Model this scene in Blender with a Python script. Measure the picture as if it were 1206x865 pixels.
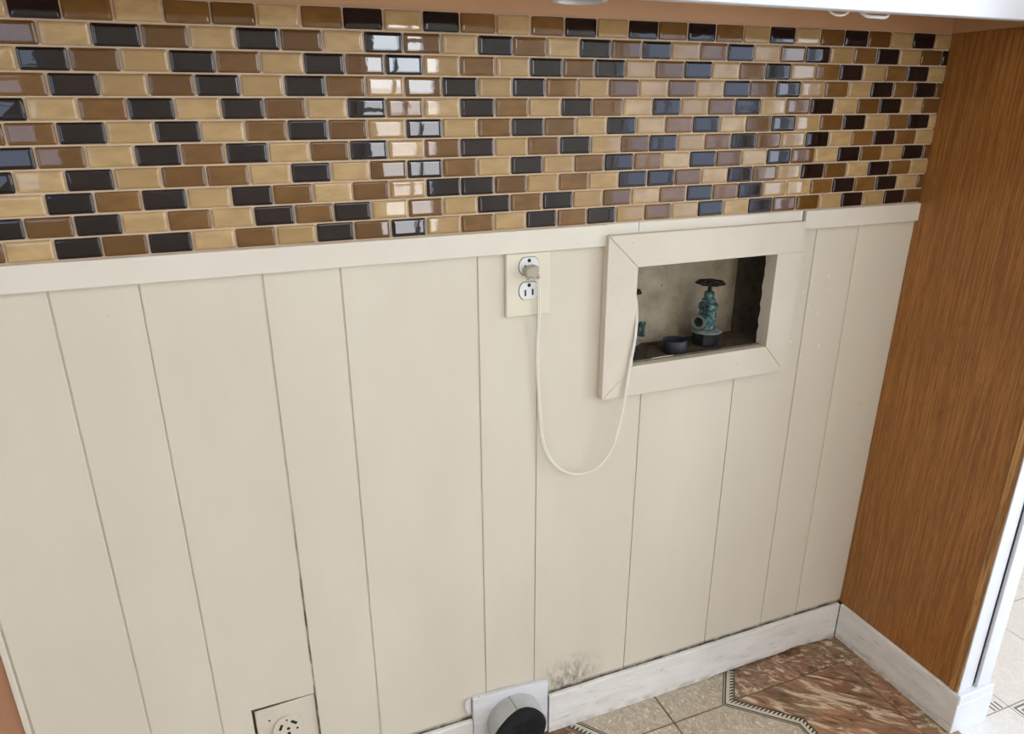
import bpy, bmesh, math, random
from mathutils import Vector, Matrix

random.seed(7)
scene = bpy.context.scene
COL = scene.collection
for o in list(bpy.data.objects):
    bpy.data.objects.remove(o)

# ------------------------------------------------------------------ frame of reference
# (X along the wall, U up from the top of the tiles, D out of the wall towards the viewer), metres
H0 = 1.355                                   # height of the top of the tiles above the floor
def W(X, U, D): return Vector((X, -D, U + H0))

# ------------------------------------------------------------------ camera
cam_d = bpy.data.cameras.new('camera'); cam = bpy.data.objects.new('camera', cam_d); COL.objects.link(cam)
cam_d.sensor_width = 36.0
cam_d.lens = 833.384 / 1206.0 * 36.0
cam_d.clip_start = 0.02
pit, yaw, rol = -0.3521, -0.3766, -0.0036
R = Matrix.Rotation(yaw, 3, 'Y') @ Matrix.Rotation(pit, 3, 'X') @ Matrix.Rotation(rol, 3, 'Z')
R = Matrix.Rotation(math.pi / 2, 3, 'X') @ R
cam.matrix_world = Matrix.Translation(W(0.5021, -0.1235, 1.0327)) @ R.to_4x4()
scene.camera = cam

# ------------------------------------------------------------------ world, exposure
world = bpy.data.worlds.new('World'); scene.world = world; world.use_nodes = True
bg = world.node_tree.nodes['Background']
bg.inputs[0].default_value = (0.80, 0.88, 1.0, 1); bg.inputs[1].default_value = 1.0
vs = scene.view_settings
vs.view_transform = 'Standard'; vs.look = 'None'; vs.gamma = 1.0; vs.use_curve_mapping = False
vs.exposure = -0.05
scene.display_settings.display_device = 'sRGB'

# daylight of the windows: (radiance)
WIN_BEHIND = 15.0      # narrow window behind the photographer
WIN_SHEER = 2.9        # wide window with a sheer curtain, behind and to the right
WIN_RIGHT = 10.5       # patio door in the room on the right
FILL_LEFT = 3.2         # unseen window added in the left end wall as soft fill
LAMP = 10.0            # ceiling light of the kitchen

# ------------------------------------------------------------------ materials
def lin(c):
    c /= 255.0
    return c / 12.92 if c <= 0.04045 else ((c + 0.055) / 1.055) ** 2.4
def rgb(r, g, b): return (lin(r), lin(g), lin(b), 1.0)

class NT:
    def __init__(s, name):
        s.m = bpy.data.materials.new(name); s.m.use_nodes = True
        s.t = s.m.node_tree; s.n = s.t.nodes; s.l = s.t.links
        s.b = s.n['Principled BSDF']
    def new(s, t, **k):
        n = s.n.new(t)
        for a, v in k.items(): setattr(n, a, v)
        return n
    def link(s, a, b): s.l.new(a, b)
    def pos(s, scale=(1, 1, 1), local=False, rot=(0, 0, 0)):
        if local: src = s.new('ShaderNodeTexCoord').outputs['Object']
        else: src = s.new('ShaderNodeNewGeometry').outputs['Position']
        mp = s.new('ShaderNodeMapping'); mp.inputs['Scale'].default_value = scale
        mp.inputs['Rotation'].default_value = rot
        s.link(src, mp.inputs['Vector']); return mp.outputs['Vector']
    def streak(s, stretch, ang):
        v = s.pos((stretch, 1, 1), rot=(0, 0, ang)); v.node.vector_type = 'TEXTURE'; return v
    def noise(s, vec, scale, detail=4, rough=0.55, dist=0.0):
        n = s.new('ShaderNodeTexNoise'); n.inputs['Scale'].default_value = scale
        n.inputs['Detail'].default_value = detail; n.inputs['Roughness'].default_value = rough
        n.inputs['Distortion'].default_value = dist
        if vec is not None: s.link(vec, n.inputs['Vector'])
        return n.outputs['Fac']
    def ramp(s, fac, stops):
        r = s.new('ShaderNodeValToRGB'); e = r.color_ramp.elements
        while len(e) < len(stops): e.new(0.5)
        for i, (p, c) in enumerate(stops):
            e[i].position = p
            e[i].color = c if isinstance(c, (tuple, list)) else (c, c, c, 1)
        s.link(fac, r.inputs['Fac']); return r.outputs['Color']
    def mix(s, fac, a, b, mode='MIX'):
        m = s.new('ShaderNodeMix'); m.data_type = 'RGBA'; m.blend_type = mode
        for v, i in ((fac, 0), (a, 6), (b, 7)):
            if hasattr(v, 'is_output'): s.link(v, m.inputs[i])
            else: m.inputs[i].default_value = v
        return m.outputs[2]
    def math(s, op, a, b=None, clamp=False):
        m = s.new('ShaderNodeMath'); m.operation = op; m.use_clamp = clamp
        for v, i in ((a, 0), (b, 1)):
            if v is None: continue
            if hasattr(v, 'is_output'): s.link(v, m.inputs[i])
            else: m.inputs[i].default_value = v
        return m.outputs[0]
    def sep(s):
        g = s.new('ShaderNodeNewGeometry'); x = s.new('ShaderNodeSeparateXYZ')
        s.link(g.outputs['Position'], x.inputs[0]); return x.outputs
    def band(s, v, a, b, soft):          # 1 between a and b, falling off over soft
        m1 = s.new('ShaderNodeMapRange'); m1.inputs[1].default_value = a - soft; m1.inputs[2].default_value = a + soft
        m2 = s.new('ShaderNodeMapRange'); m2.inputs[1].default_value = b - soft; m2.inputs[2].default_value = b + soft
        m2.inputs[3].default_value = 1; m2.inputs[4].default_value = 0
        s.link(v, m1.inputs[0]); s.link(v, m2.inputs[0])
        return s.math('MULTIPLY', m1.outputs[0], m2.outputs[0])
    def bump(s, h, strength, dist=0.001):
        b = s.new('ShaderNodeBump'); b.inputs['Strength'].default_value = strength
        b.inputs['Distance'].default_value = dist
        s.link(h, b.inputs['Height']); s.link(b.outputs['Normal'], s.b.inputs['Normal'])
    def color(s, c):
        if hasattr(c, 'is_output'): s.link(c, s.b.inputs['Base Color'])
        else: s.b.inputs['Base Color'].default_value = c
    def set(s, **k):
        for a, v in k.items(): s.b.inputs[a.replace('_', ' ')].default_value = v
        return s

def plain(name, c, rough=0.5, metal=0.0, var=0.06, scale=25.0, bump=0.05):
    t = NT(name); n = t.noise(t.pos(), scale)
    lo = tuple(x * (1 - var * 1.6) for x in c[:3]) + (1,); hi = tuple(min(1, x * (1 + var)) for x in c[:3]) + (1,)
    t.color(t.ramp(n, [(0.3, lo), (0.7, hi)])); t.set(Roughness=rough, Metallic=metal)
    if bump: t.bump(t.noise(t.pos(), scale * 12), bump)
    return t.m

def beige_paint():
    t = NT('beige_paint')
    base = t.ramp(t.noise(t.pos((1, 1, 0.35)), 5, 5), [(0.3, rgb(212, 202, 183)), (0.7, rgb(220, 211, 193))])
    x, y, z = t.sep()
    # mildew streaks right of the dryer vent
    m = t.math('MULTIPLY', t.band(x, 0.985, 1.085, 0.035), t.band(z, 0.08, 0.150, 0.035))
    n = t.noise(t.pos((1, 1, 0.45)), 85, 6, 0.75)
    m = t.math('MULTIPLY', m, t.ramp(n, [(0.42, 0.0), (0.58, 1.0)]))
    base = t.mix(t.math('MULTIPLY', m, 0.8), base, rgb(96, 82, 66))
    # grime that crept up from the baseboard
    g = t.math('MULTIPLY', t.band(z, 0.0, 0.1015, 0.004), t.ramp(t.noise(t.pos(), 30, 6, 0.7), [(0.38, 0.3), (0.56, 1.0)]))
    base = t.mix(t.math('MULTIPLY', g, 0.9), base, rgb(70, 58, 46))
    # scuffs in the right hand corner
    k = t.math('MULTIPLY', t.band(x, 1.70, 1.9, 0.06), t.ramp(t.noise(t.pos(), 55, 6, 0.7), [(0.6, 0.0), (0.68, 1.0)]))
    base = t.mix(t.math('MULTIPLY', k, 0.25), base, rgb(150, 136, 118))
    # dark broken line in the open seam of one groove
    s = t.math('MULTIPLY', t.band(x, 0.5332, 0.5368, 0.0008), t.band(z, 0.0, 0.55, 0.12))
    s = t.math('MULTIPLY', s, t.ramp(t.noise(t.pos((1, 1, 0.3)), 60, 3), [(0.42, 0.0), (0.56, 1.0)]))
    base = t.mix(t.math('MULTIPLY', s, 0.85), base, rgb(70, 60, 48))
    # white chips right of the valve box
    c = t.math('MULTIPLY', t.band(x, 1.475, 1.60, 0.03), t.band(z, 0.72, 0.98, 0.05))
    c = t.math('MULTIPLY', c, t.ramp(t.noise(t.pos(), 70, 3, 0.6), [(0.66, 0.0), (0.69, 1.0)]))
    base = t.mix(c, base, rgb(240, 236, 228))
    # small dark specks
    d = t.ramp(t.noise(t.pos(), 150, 2, 0.5), [(0.765, 0.0), (0.79, 1.0)])
    base = t.mix(t.math('MULTIPLY', d, 0.55), base, rgb(110, 98, 82))
    t.color(base); t.set(Roughness=0.42)
    t.bump(t.noise(t.pos((1, 1, 0.5)), 180, 4), 0.10, 0.0006)
    return t.m

def frame_paint():
    t = NT('chipped_beige_paint')
    base = t.ramp(t.noise(t.pos(), 6, 5), [(0.3, rgb(212, 201, 183)), (0.7, rgb(221, 211, 194))])
    d = t.ramp(t.noise(t.pos(), 120, 2, 0.5), [(0.74, 0.0), (0.765, 1.0)])
    base = t.mix(t.math('MULTIPLY', d, 0.6), base, rgb(84, 72, 58))
    w = t.ramp(t.noise(t.pos((1.3, 1, 1)), 42, 3, 0.6), [(0.73, 0.0), (0.745, 1.0)])
    base = t.mix(w, base, rgb(236, 232, 224))
    t.color(base); t.set(Roughness=0.45); t.bump(t.noise(t.pos(), 160, 4), 0.14, 0.0007)
    return t.m

def white_worn(name, lo, hi):
    t = NT(name)
    base = t.ramp(t.noise(t.pos((0.6, 0.6, 2.0)), 14, 6, 0.65), [(0.3, lo), (0.65, hi)])
    sc = t.ramp(t.noise(t.pos((0.5, 0.5, 3.0)), 28, 6, 0.75), [(0.57, 0.0), (0.68, 1.0)])
    base = t.mix(t.math('MULTIPLY', sc, 0.55), base, rgb(176, 158, 134))
    d = t.ramp(t.noise(t.pos(), 95, 2, 0.5), [(0.745, 0.0), (0.77, 1.0)])
    base = t.mix(t.math('MULTIPLY', d, 0.7), base, rgb(70, 60, 52))
    x, y, z = t.sep()
    e = t.math('MULTIPLY', t.band(z, 0.0, 0.012, 0.008), t.ramp(t.noise(t.pos(), 40, 5), [(0.4, 0.0), (0.62, 1.0)]))
    base = t.mix(t.math('MULTIPLY', e, 0.6), base, rgb(150, 128, 98))
    t.color(base); t.set(Roughness=0.5); t.bump(t.noise(t.pos(), 90, 5), 0.15, 0.0008)
    return t.m

def glass_tile(name, lo, hi, rough=0.018):
    t = NT(name)
    oi = t.new('ShaderNodeObjectInfo')
    base = t.ramp(oi.outputs['Random'], [(0.0, lo), (1.0, hi)])
    n = t.ramp(t.noise(t.pos((1, 1, 2.2)), 26, 3, 0.6), [(0.38, 0.0), (0.66, 1.0)])
    base = t.mix(t.math('MULTIPLY', n, 0.55), base, tuple(c * 0.82 for c in lo[:3]) + (1,))
    t.color(base); t.set(Roughness=rough, IOR=1.52)
    t.b.inputs['Coat Weight'].default_value = 0.15; t.b.inputs['Coat Roughness'].default_value = 0.02
    t.bump(t.noise(t.pos(), 55, 2), 0.035, 0.0010)
    return t.m

def wood(name, dark, mid, light, fine=1.0):
    t = NT(name)
    warp = t.noise(t.pos((1, 3.0, 0.7)), 2.2, 3)
    v = t.pos((1, 1, 0.045))
    addv = t.new('ShaderNodeVectorMath'); addv.operation = 'MULTIPLY_ADD'
    comb = t.new('ShaderNodeCombineXYZ'); t.link(warp, comb.inputs[1]); t.link(warp, comb.inputs[0])
    t.link(comb.outputs[0], addv.inputs[0]); addv.inputs[1].default_value = (0.02, 0.085, 0); t.link(v, addv.inputs[2])
    big = t.noise(addv.outputs[0], 34 * fine, 3, 0.5)
    finer = t.noise(t.pos((1, 1, 0.022)), 330 * fine, 3, 0.6)
    pores = t.noise(t.pos((1, 1, 0.075)), 520 * fine, 2, 0.5)
    c = t.ramp(big, [(0.30, mid), (0.50, light), (0.60, mid), (0.72, light)])
    c = t.mix(t.ramp(finer, [(0.40, 0.62), (0.60, 0.0)]), c, dark)
    c = t.mix(t.math('MULTIPLY', t.ramp(pores, [(0.34, 1.0), (0.46, 0.0)]), 0.5), c, dark)
    t.color(c); t.set(Roughness=0.42); t.bump(pores, 0.12, 0.0005)
    return t.m

def marble_beige(name, a, b, c):
    t = NT(name)
    v = t.pos((1, 1, 1))
    n1 = t.noise(v, 30, 5, 0.6, 2.4); n2 = t.noise(t.pos((1.0, 0.6, 1), rot=(0, 0, 0.6)), 75, 4, 0.6, 3.5)
    col = t.ramp(n1, [(0.32, a), (0.62, b)])
    col = t.mix(t.ramp(n2, [(0.55, 0.0), (0.64, 0.9)]), col, c)
    col = t.mix(t.ramp(n2, [(0.36, 0.6), (0.44, 0.0)]), col, a)
    t.color(col); t.set(Roughness=0.38); t.bump(n2, 0.15, 0.0006)
    return t.m

def marble_brown(name, stretch, sc):
    t = NT(name)
    n1 = t.noise(t.streak(stretch, -0.75), 17 * sc, 6, 0.62, 1.2)
    n2 = t.noise(t.streak(stretch, -0.75), 42 * sc, 5, 0.62, 1.8)
    n3 = t.noise(t.pos(), 9, 4)
    col = t.ramp(n1, [(0.34, rgb(96, 66, 48)), (0.48, rgb(150, 108, 82)), (0.62, rgb(178, 136, 106))])
    col = t.mix(t.ramp(n3, [(0.44, 0.0), (0.62, 0.85)]), col, rgb(134, 112, 86))
    col = t.mix(t.ramp(n2, [(0.53, 0.0), (0.63, 0.9)]), col, rgb(222, 200, 170))
    col = t.mix(t.ramp(n2, [(0.34, 0.8), (0.44, 0.0)]), col, rgb(84, 58, 40))
    t.color(col); t.set(Roughness=0.36); t.bump(n2, 0.12, 0.0006)
    return t.m

def emission(name, c, s):
    t = NT(name); e = t.new('ShaderNodeEmission'); e.inputs[0].default_value = c; e.inputs[1].default_value = s
    t.link(e.outputs[0], t.n['Material Output'].inputs[0]); return t.m

def verdigris():
    t = NT('verdigris_brass')
    n = t.noise(t.pos(), 110, 5, 0.65)
    c = t.ramp(n, [(0.36, rgb(20, 28, 28)), (0.47, rgb(48, 78, 79)), (0.58, rgb(76, 114, 112)), (0.68, rgb(170, 180, 166))])
    t.color(c); t.set(Roughness=0.6, Metallic=0.25); t.bump(n, 0.4, 0.001); return t.m

def niche_dirty():
    t = NT('dirty_plaster')
    n = t.noise(t.pos(), 16, 6, 0.65)
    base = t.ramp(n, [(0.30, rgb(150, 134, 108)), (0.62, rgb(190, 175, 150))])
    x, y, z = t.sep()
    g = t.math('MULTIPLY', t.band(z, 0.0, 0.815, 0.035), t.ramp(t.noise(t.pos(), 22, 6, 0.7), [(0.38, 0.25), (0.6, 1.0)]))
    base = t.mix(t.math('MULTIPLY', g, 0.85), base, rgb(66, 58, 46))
    d = t.ramp(t.noise(t.pos(), 90, 2), [(0.72, 0.0), (0.75, 1.0)])
    base = t.mix(t.math('MULTIPLY', d, 0.7), base, rgb(84, 70, 54))
    t.color(base); t.set(Roughness=0.75); t.bump(n, 0.2, 0.001); return t.m

M = {}
M['beige'] = beige_paint(); M['frame'] = frame_paint()
M['rail'] = plain('pale_beige_paint', rgb(224, 216, 201), 0.45, var=0.03, scale=9, bump=0.1)
M['tile_dark'] = glass_tile('dark_glass', rgb(18, 9, 10), rgb(34, 17, 16))
M['tile_brown'] = glass_tile('brown_glass', rgb(100, 67, 29), rgb(132, 94, 49))
M['tile_tan'] = glass_tile('tan_glass', rgb(166, 134, 88), rgb(194, 163, 116))
M['grout'] = plain('sand_grout', rgb(202, 179, 151), 0.9, bump=0.25)
M['brown_low'] = plain('brown_low_wall_paint', rgb(168, 122, 92), 0.55, var=0.04, scale=8)
M['brown_wall'] = plain('brown_wall_paint', rgb(197, 153, 112), 0.55, var=0.04, scale=8)
M['wood'] = wood('oak_veneer', rgb(112, 66, 25), rgb(166, 108, 49), rgb(174, 117, 55))
M['wood_edge'] = wood('oak_edging', rgb(84, 46, 18), rgb(170, 114, 58), rgb(206, 154, 94), 0.5)
M['white_base'] = white_worn('worn_white_paint', rgb(220, 215, 206), rgb(238, 235, 230))
M['white_clean'] = plain('white_gloss_paint', rgb(228, 231, 237), 0.35, var=0.02, scale=12)
M['room_wall'] = plain('cream_room_paint', rgb(228, 222, 210), 0.7, var=0.02, scale=6)
M['room_dark'] = plain('taupe_room_paint', rgb(186, 170, 150), 0.7, var=0.02, scale=6)
M['ceiling'] = plain('white_ceiling_paint', rgb(238, 236, 230), 0.8, var=0.02, scale=6)
M['floor_beige'] = marble_beige('beige_vinyl', rgb(166, 150, 128), rgb(198, 183, 162), rgb(230, 221, 206))
M['floor_lit'] = marble_beige('lit_vinyl', rgb(232, 229, 224), rgb(241, 239, 236), rgb(248, 247, 246))  # beige vinyl whitened, with the bright daylight put into its colour
M['floor_brown'] = marble_brown('brown_vinyl', 4.5, 1.0)
M['floor_swirl'] = marble_brown('brown_swirl_vinyl', 1.8, 1.0)
M['floor_grout'] = plain('brown_grout', rgb(122, 102, 80), 0.8, bump=0.1)
M['cream_line'] = plain('cream_vinyl', rgb(206, 196, 174), 0.45, bump=0.0)
M['black_line'] = plain('black_vinyl', rgb(44, 38, 32), 0.5, bump=0.0)
M['grey_line'] = plain('grey_vinyl', rgb(120, 118, 116), 0.5, bump=0.0)
M['almond'] = plain('almond_plastic', rgb(224, 216, 194), 0.35, var=0.02, bump=0.0)
M['white_plastic'] = plain('white_plastic', rgb(228, 228, 226), 0.3, var=0.02, bump=0.0)
M['slot'] = plain('slot_black', rgb(20, 17, 15), 0.7, bump=0.0)
M['plug'] = plain('grey_beige_plastic', rgb(176, 166, 148), 0.45, bump=0.0)
M['cord'] = plain('ivory_cord', rgb(233, 227, 213), 0.4, var=0.03, bump=0.0)
M['screw'] = plain('dull_steel', rgb(170, 164, 150), 0.35, 0.8, bump=0.0)
M['niche'] = niche_dirty()
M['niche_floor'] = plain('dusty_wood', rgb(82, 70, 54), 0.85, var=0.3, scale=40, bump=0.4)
M['verdigris'] = verdigris()
M['iron'] = plain('dark_iron', rgb(38, 38, 38), 0.55, 0.5, var=0.3, scale=60, bump=0.3)
M['galv'] = plain('galvanised_steel', rgb(186, 186, 184), 0.45, 0.2, var=0.12, scale=18, bump=0.05)
M['flange_grey'] = plain('chalky_flange', rgb(140, 148, 140), 0.65, 0.2, var=0.2, scale=70, bump=0.2)
M['brass_ring'] = plain('pale_brass', rgb(142, 140, 128), 0.45, 0.4, var=0.15, scale=60, bump=0.1)
M['abs_pipe'] = plain('black_pipe_plastic', rgb(48, 48, 56), 0.5, var=0.2, scale=60, bump=0.1)
M['wire'] = plain('dark_wire', rgb(40, 34, 28), 0.6, bump=0.0)
M['vent_white'] = white_worn('flaking_white_plate', rgb(206, 204, 204), rgb(226, 226, 228))
M['black_flap'] = plain('black_cloth', rgb(14, 14, 14), 0.9, var=0.3, scale=60, bump=0.2)
M['day_behind'] = emission('daylight_behind', (0.86, 0.93, 1.0, 1), WIN_BEHIND)
M['day_sheer'] = emission('daylight_sheer', (0.62, 0.74, 1.0, 1), WIN_SHEER)
M['day_right'] = emission('daylight_right', (0.82, 0.90, 1.0, 1), WIN_RIGHT)
M['day_corner'] = emission('daylight_corner', (0.78, 0.86, 1.0, 1), WIN_SHEER * 1.9)
M['fill_left'] = emission('fill_glow_left', (0.92, 0.96, 1.0, 1), FILL_LEFT)  # glow of the added fill window on the left
M['day_low'] = emission('daylight_low', (0.96, 0.97, 1.0, 1), WIN_BEHIND * 0.6)

# ------------------------------------------------------------------ mesh helpers
class MB:
    """collects shapes in (X, U, D) room coordinates"""
    def __init__(s): s.bm = bmesh.new(); s.smooth = False
    def verts(s, pts): return [s.bm.verts.new(W(*p)) for p in pts]
    def box(s, X0, X1, U0, U1, D0, D1, bev=0.0, seg=1):
        t = bmesh.new()
        v = [t.verts.new(W(x, u, d)) for x in (X0, X1) for u in (U0, U1) for d in (D0, D1)]
        for f in ((0, 1, 3, 2), (4, 6, 7, 5), (0, 4, 5, 1), (2, 3, 7, 6), (0, 2, 6, 4), (1, 5, 7, 3)):
            t.faces.new([v[i] for i in f])
        s._take(t, bev, seg); return s
    def _take(s, t, bev=0.0, seg=1, mat=None):
        bmesh.ops.recalc_face_normals(t, faces=t.faces)
        if bev > 0: bmesh.ops.bevel(t, geom=t.edges[:], offset=bev, segments=seg, affect='EDGES', profile=0.5)
        if mat is not None: bmesh.ops.transform(t, matrix=mat, verts=t.verts)
        me = bpy.data.meshes.new('tmp'); t.to_mesh(me); t.free(); s.bm.from_mesh(me); bpy.data.meshes.remove(me)
    def prism(s, poly, D0, D1, bev=0.0):             # polygon in the wall plane (X, U)
        t = bmesh.new()
        a = [t.verts.new(W(x, u, D0)) for x, u in poly]; b = [t.verts.new(W(x, u, D1)) for x, u in poly]
        t.faces.new(a[::-1]); t.faces.new(b); n = len(poly)
        for i in range(n): t.faces.new([a[i], a[(i + 1) % n], b[(i + 1) % n], b[i]])
        s._take(t, bev); return s
    def slab(s, poly, U0, U1, bev=0.0):              # polygon in the floor plane (X, D)
        t = bmesh.new()
        a = [t.verts.new(W(x, U0, d)) for x, d in poly]; b = [t.verts.new(W(x, U1, d)) for x, d in poly]
        t.faces.new(a[::-1]); t.faces.new(b); n = len(poly)
        for i in range(n): t.faces.new([a[i], a[(i + 1) % n], b[(i + 1) % n], b[i]])
        s._take(t, bev); return s
    def lathe(s, base, axis, prof, n=20, lobes=None, closed=False):  # base (X,U,D); axis in the same frame; prof (r, h)
        ax = Vector((axis[0], -axis[2], axis[1])).normalized(); o = W(*base)
        q = Vector((0, 0, 1)).rotation_difference(ax).to_matrix()
        t = bmesh.new(); rings = []
        for r, h in prof:
            ring = []
            for i in range(n):
                a = 2 * math.pi * i / n
                rr = r * (1 + (lobes[1] * math.cos(lobes[0] * a) if lobes else 0))
                ring.append(t.verts.new(o + q @ Vector((rr * math.cos(a), rr * math.sin(a), h))))
            rings.append(ring)
        for A, B in zip(rings, rings[1:] + (rings[:1] if closed else [])):
            for i in range(n): t.faces.new([A[i], A[(i + 1) % n], B[(i + 1) % n], B[i]])
        if not closed and prof[0][0] > 1e-6: t.faces.new(rings[0][::-1])
        if not closed and prof[-1][0] > 1e-6: t.faces.new(rings[-1])
        bmesh.ops.remove_doubles(t, verts=t.verts, dist=1e-6)
        s._take(t); return s
    def tube(s, pts, r, n=10, sub=6):
        P = [W(*p) for p in pts]; path = []
        if sub > 1 and len(P) > 2:
            Q = [P[0] * 2 - P[1]] + P + [P[-1] * 2 - P[-2]]
            for i in range(1, len(Q) - 2):
                for k in range(sub):
                    u = k / sub
                    path.append(0.5 * ((2 * Q[i]) + (Q[i + 1] - Q[i - 1]) * u + (2 * Q[i - 1] - 5 * Q[i] + 4 * Q[i + 1] - Q[i + 2]) * u * u
                                       + (3 * Q[i] - Q[i - 1] - 3 * Q[i + 1] + Q[i + 2]) * u ** 3))
            path.append(P[-1])
        else: path = P
        t = bmesh.new(); rings = []; up = Vector((0.3, 0.9, 0.2)).normalized()
        for i, p in enumerate(path):
            d = (path[min(i + 1, len(path) - 1)] - path[max(i - 1, 0)]).normalized()
            up = (up - d * up.dot(d)).normalized(); sd = d.cross(up)
            rings.append([t.verts.new(p + (up * math.cos(2 * math.pi * k / n) + sd * math.sin(2 * math.pi * k / n)) * r) for k in range(n)])
        for A, B in zip(rings, rings[1:]):
            for k in range(n): t.faces.new([A[k], A[(k + 1) % n], B[(k + 1) % n], B[k]])
        t.faces.new(rings[0][::-1]); t.faces.new(rings[-1])
        s._take(t); return s
    def build(s, name, mat, parent=None, smooth=False, base=None):
        me = bpy.data.meshes.new(name); bm = s.bm
        if smooth:
            for f in bm.faces: f.smooth = True
            for e in bm.edges:
                if len(e.link_faces) == 2 and e.calc_face_angle() > math.radians(38): e.smooth = False
        xs = [v.co for v in bm.verts]
        lo = Vector((min(v.x for v in xs), min(v.y for v in xs), min(v.z for v in xs)))
        hi = Vector((max(v.x for v in xs), max(v.y for v in xs), max(v.z for v in xs)))
        org = Vector(((lo.x + hi.x) / 2, (lo.y + hi.y) / 2, lo.z)) if base is None else Vector(base)
        bmesh.ops.translate(bm, verts=bm.verts, vec=-org)
        bm.to_mesh(me); bm.free(); me.materials.append(mat)
        o = bpy.data.objects.new(name, me); COL.objects.link(o)
        if parent is not None:
            o.parent = parent; q = parent
            while q is not None: org = org - q.location; q = q.parent
        o.location = org
        return o

def empty(name, X, U, D, label, cat, group=None):
    o = bpy.data.objects.new(name, None); COL.objects.link(o); o.location = W(X, U, D)
    o.empty_display_size = 0.05; return tag(o, label, cat, group)
def tag(o, label, cat, group=None, kind=None):
    o['label'] = label; o['category'] = cat
    if group: o['group'] = group
    if kind: o['kind'] = kind
    return o
def structure(o, label, cat): return tag(o, label, cat, kind='structure')

XL, XC, XP, XR = -1.9, 1.785, 1.858, 4.2        # left wall, corner, far face of partition, right wall
DF, DA = 3.4, -1.5                               # wall behind the photographer, back of the next room
UF, UC = -H0, 1.05                               # floor, ceiling

def minus(rect, hole):
    """rectangle (x0,x1,u0,u1) without a rectangular hole, as rectangles"""
    x0, x1, u0, u1 = rect; a, b, c, d = hole
    a, b, c, d = max(a, x0), min(b, x1), max(c, u0), min(d, u1)
    if a >= b or c >= d: return [rect]
    out = []
    if u1 > d: out.append((x0, x1, d, u1))
    if c > u0: out.append((x0, x1, u0, c))
    if a > x0: out.append((x0, a, c, d))
    if x1 > b: out.append((b, x1, c, d))
    return out

# ------------------------------------------------------------------ the wall with boards and tiles
NICHE = (1.128, 1.432, -0.562, -0.372)           # opening cut into the boards
CAV = (1.09, 1.505, -0.562, -0.34)               # hollow behind it
DRY = (0.4285, 0.5345, -1.205, -1.091)           # opening of the dryer socket
m = MB()
rects = [(XL, XC, UF, UC)]
for h in (CAV, DRY): rects = [q for r in rects for q in minus(r, h)]
for (a, b, c, d) in rects: m.box(a, b, c, d, -0.115, -0.0020)
m.box(CAV[0], CAV[1], CAV[2], CAV[3], -0.115, -0.105)
m.box(DRY[0], DRY[1], DRY[2], DRY[3], -0.115, -0.040)
wall_back = m.build('wall_back', M['beige'], base=(0, 0, 0))
structure(wall_back, 'beige boarded wall with a glass mosaic band along its top', 'wall')

GR = [0.1234, 0.2755, 0.380, 0.5350, 0.6425, 0.8525, 0.956, 1.165, 1.373, 1.528, 1.632]
EDG = GR + [XC]
for x0, x1 in zip(EDG, EDG[1:]):
    g0 = 0.0013; g1 = 0.0013 if x1 < XC else 0.0
    rs = [(x0 + g0, x1 - g1, UF + 0.001, -0.320)]
    for h in (NICHE, DRY): rs = [q for r in rs for q in minus(r, h)]
    m = MB()
    for (a, b, c, d) in rs: m.box(a, b, c, d, -0.0020, 0.0, 0.0007 if len(rs) == 1 else 0.0)
    m.build('board', M['beige'], wall_back)
m = MB(); m.box(XL, 0.1150, UF + 0.001, -0.303, -0.0020, -0.0006)
m.build('painted_panel', M['brown_low'], wall_back)
m = MB(); m.box(XL, XC, 0.0, UC, -0.0020, 0.0)
m.build('painted_strip', M['brown_wall'], wall_back)
m = MB(); m.box(-0.62, XC, -0.3045, 0.0, -0.0020, 0.0012)
m.build('grout_bed', M['grout'], wall_back)

PW, PH, GAP = 0.0533, 0.0275514, 0.0023
ROWS = ['LDBLBBLBDLDBLBDLDBDBLDLBDBLDL',
        'BLDBLDBLDBLDBLDBDLBDLBDLBDLBD',
        'LDBLDBLDBDLBLDBDLBDLBDLBDLBDL',
        'BDLBDLDBLBDLDBLBLBLDBDLBLDBDB',
        'DLBDLDBLDBLDBLDBLDLBDLBDLBDLB',
        'BBDLDLBDBLDLBDBLDLBDLBDLBDLBDL',
        'DBLDBDLBDLBDLBDLBDLBDBLDLBDBL',
        'DLDLBBLDLBDBLDLBDBLDBLDBLDBLDB',
        'LDBDLDBLBLDDBLBLDDBLDBLDBLDBL',
        'DBDLBLDBDLBLDBDLBLBDBDLLBDBDLB',
        'BLDBDLBLDBDLBLDBDLBLDLDBBLDLDB']
FRAC = [0.647, 0.129, 0.626, 0.105, 0.594, 0.079, 0.568, 0.054, 0.552, 0.034, 0.526]
TM = {'L': M['tile_tan'], 'B': M['tile_brown'], 'D': M['tile_dark']}

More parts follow.
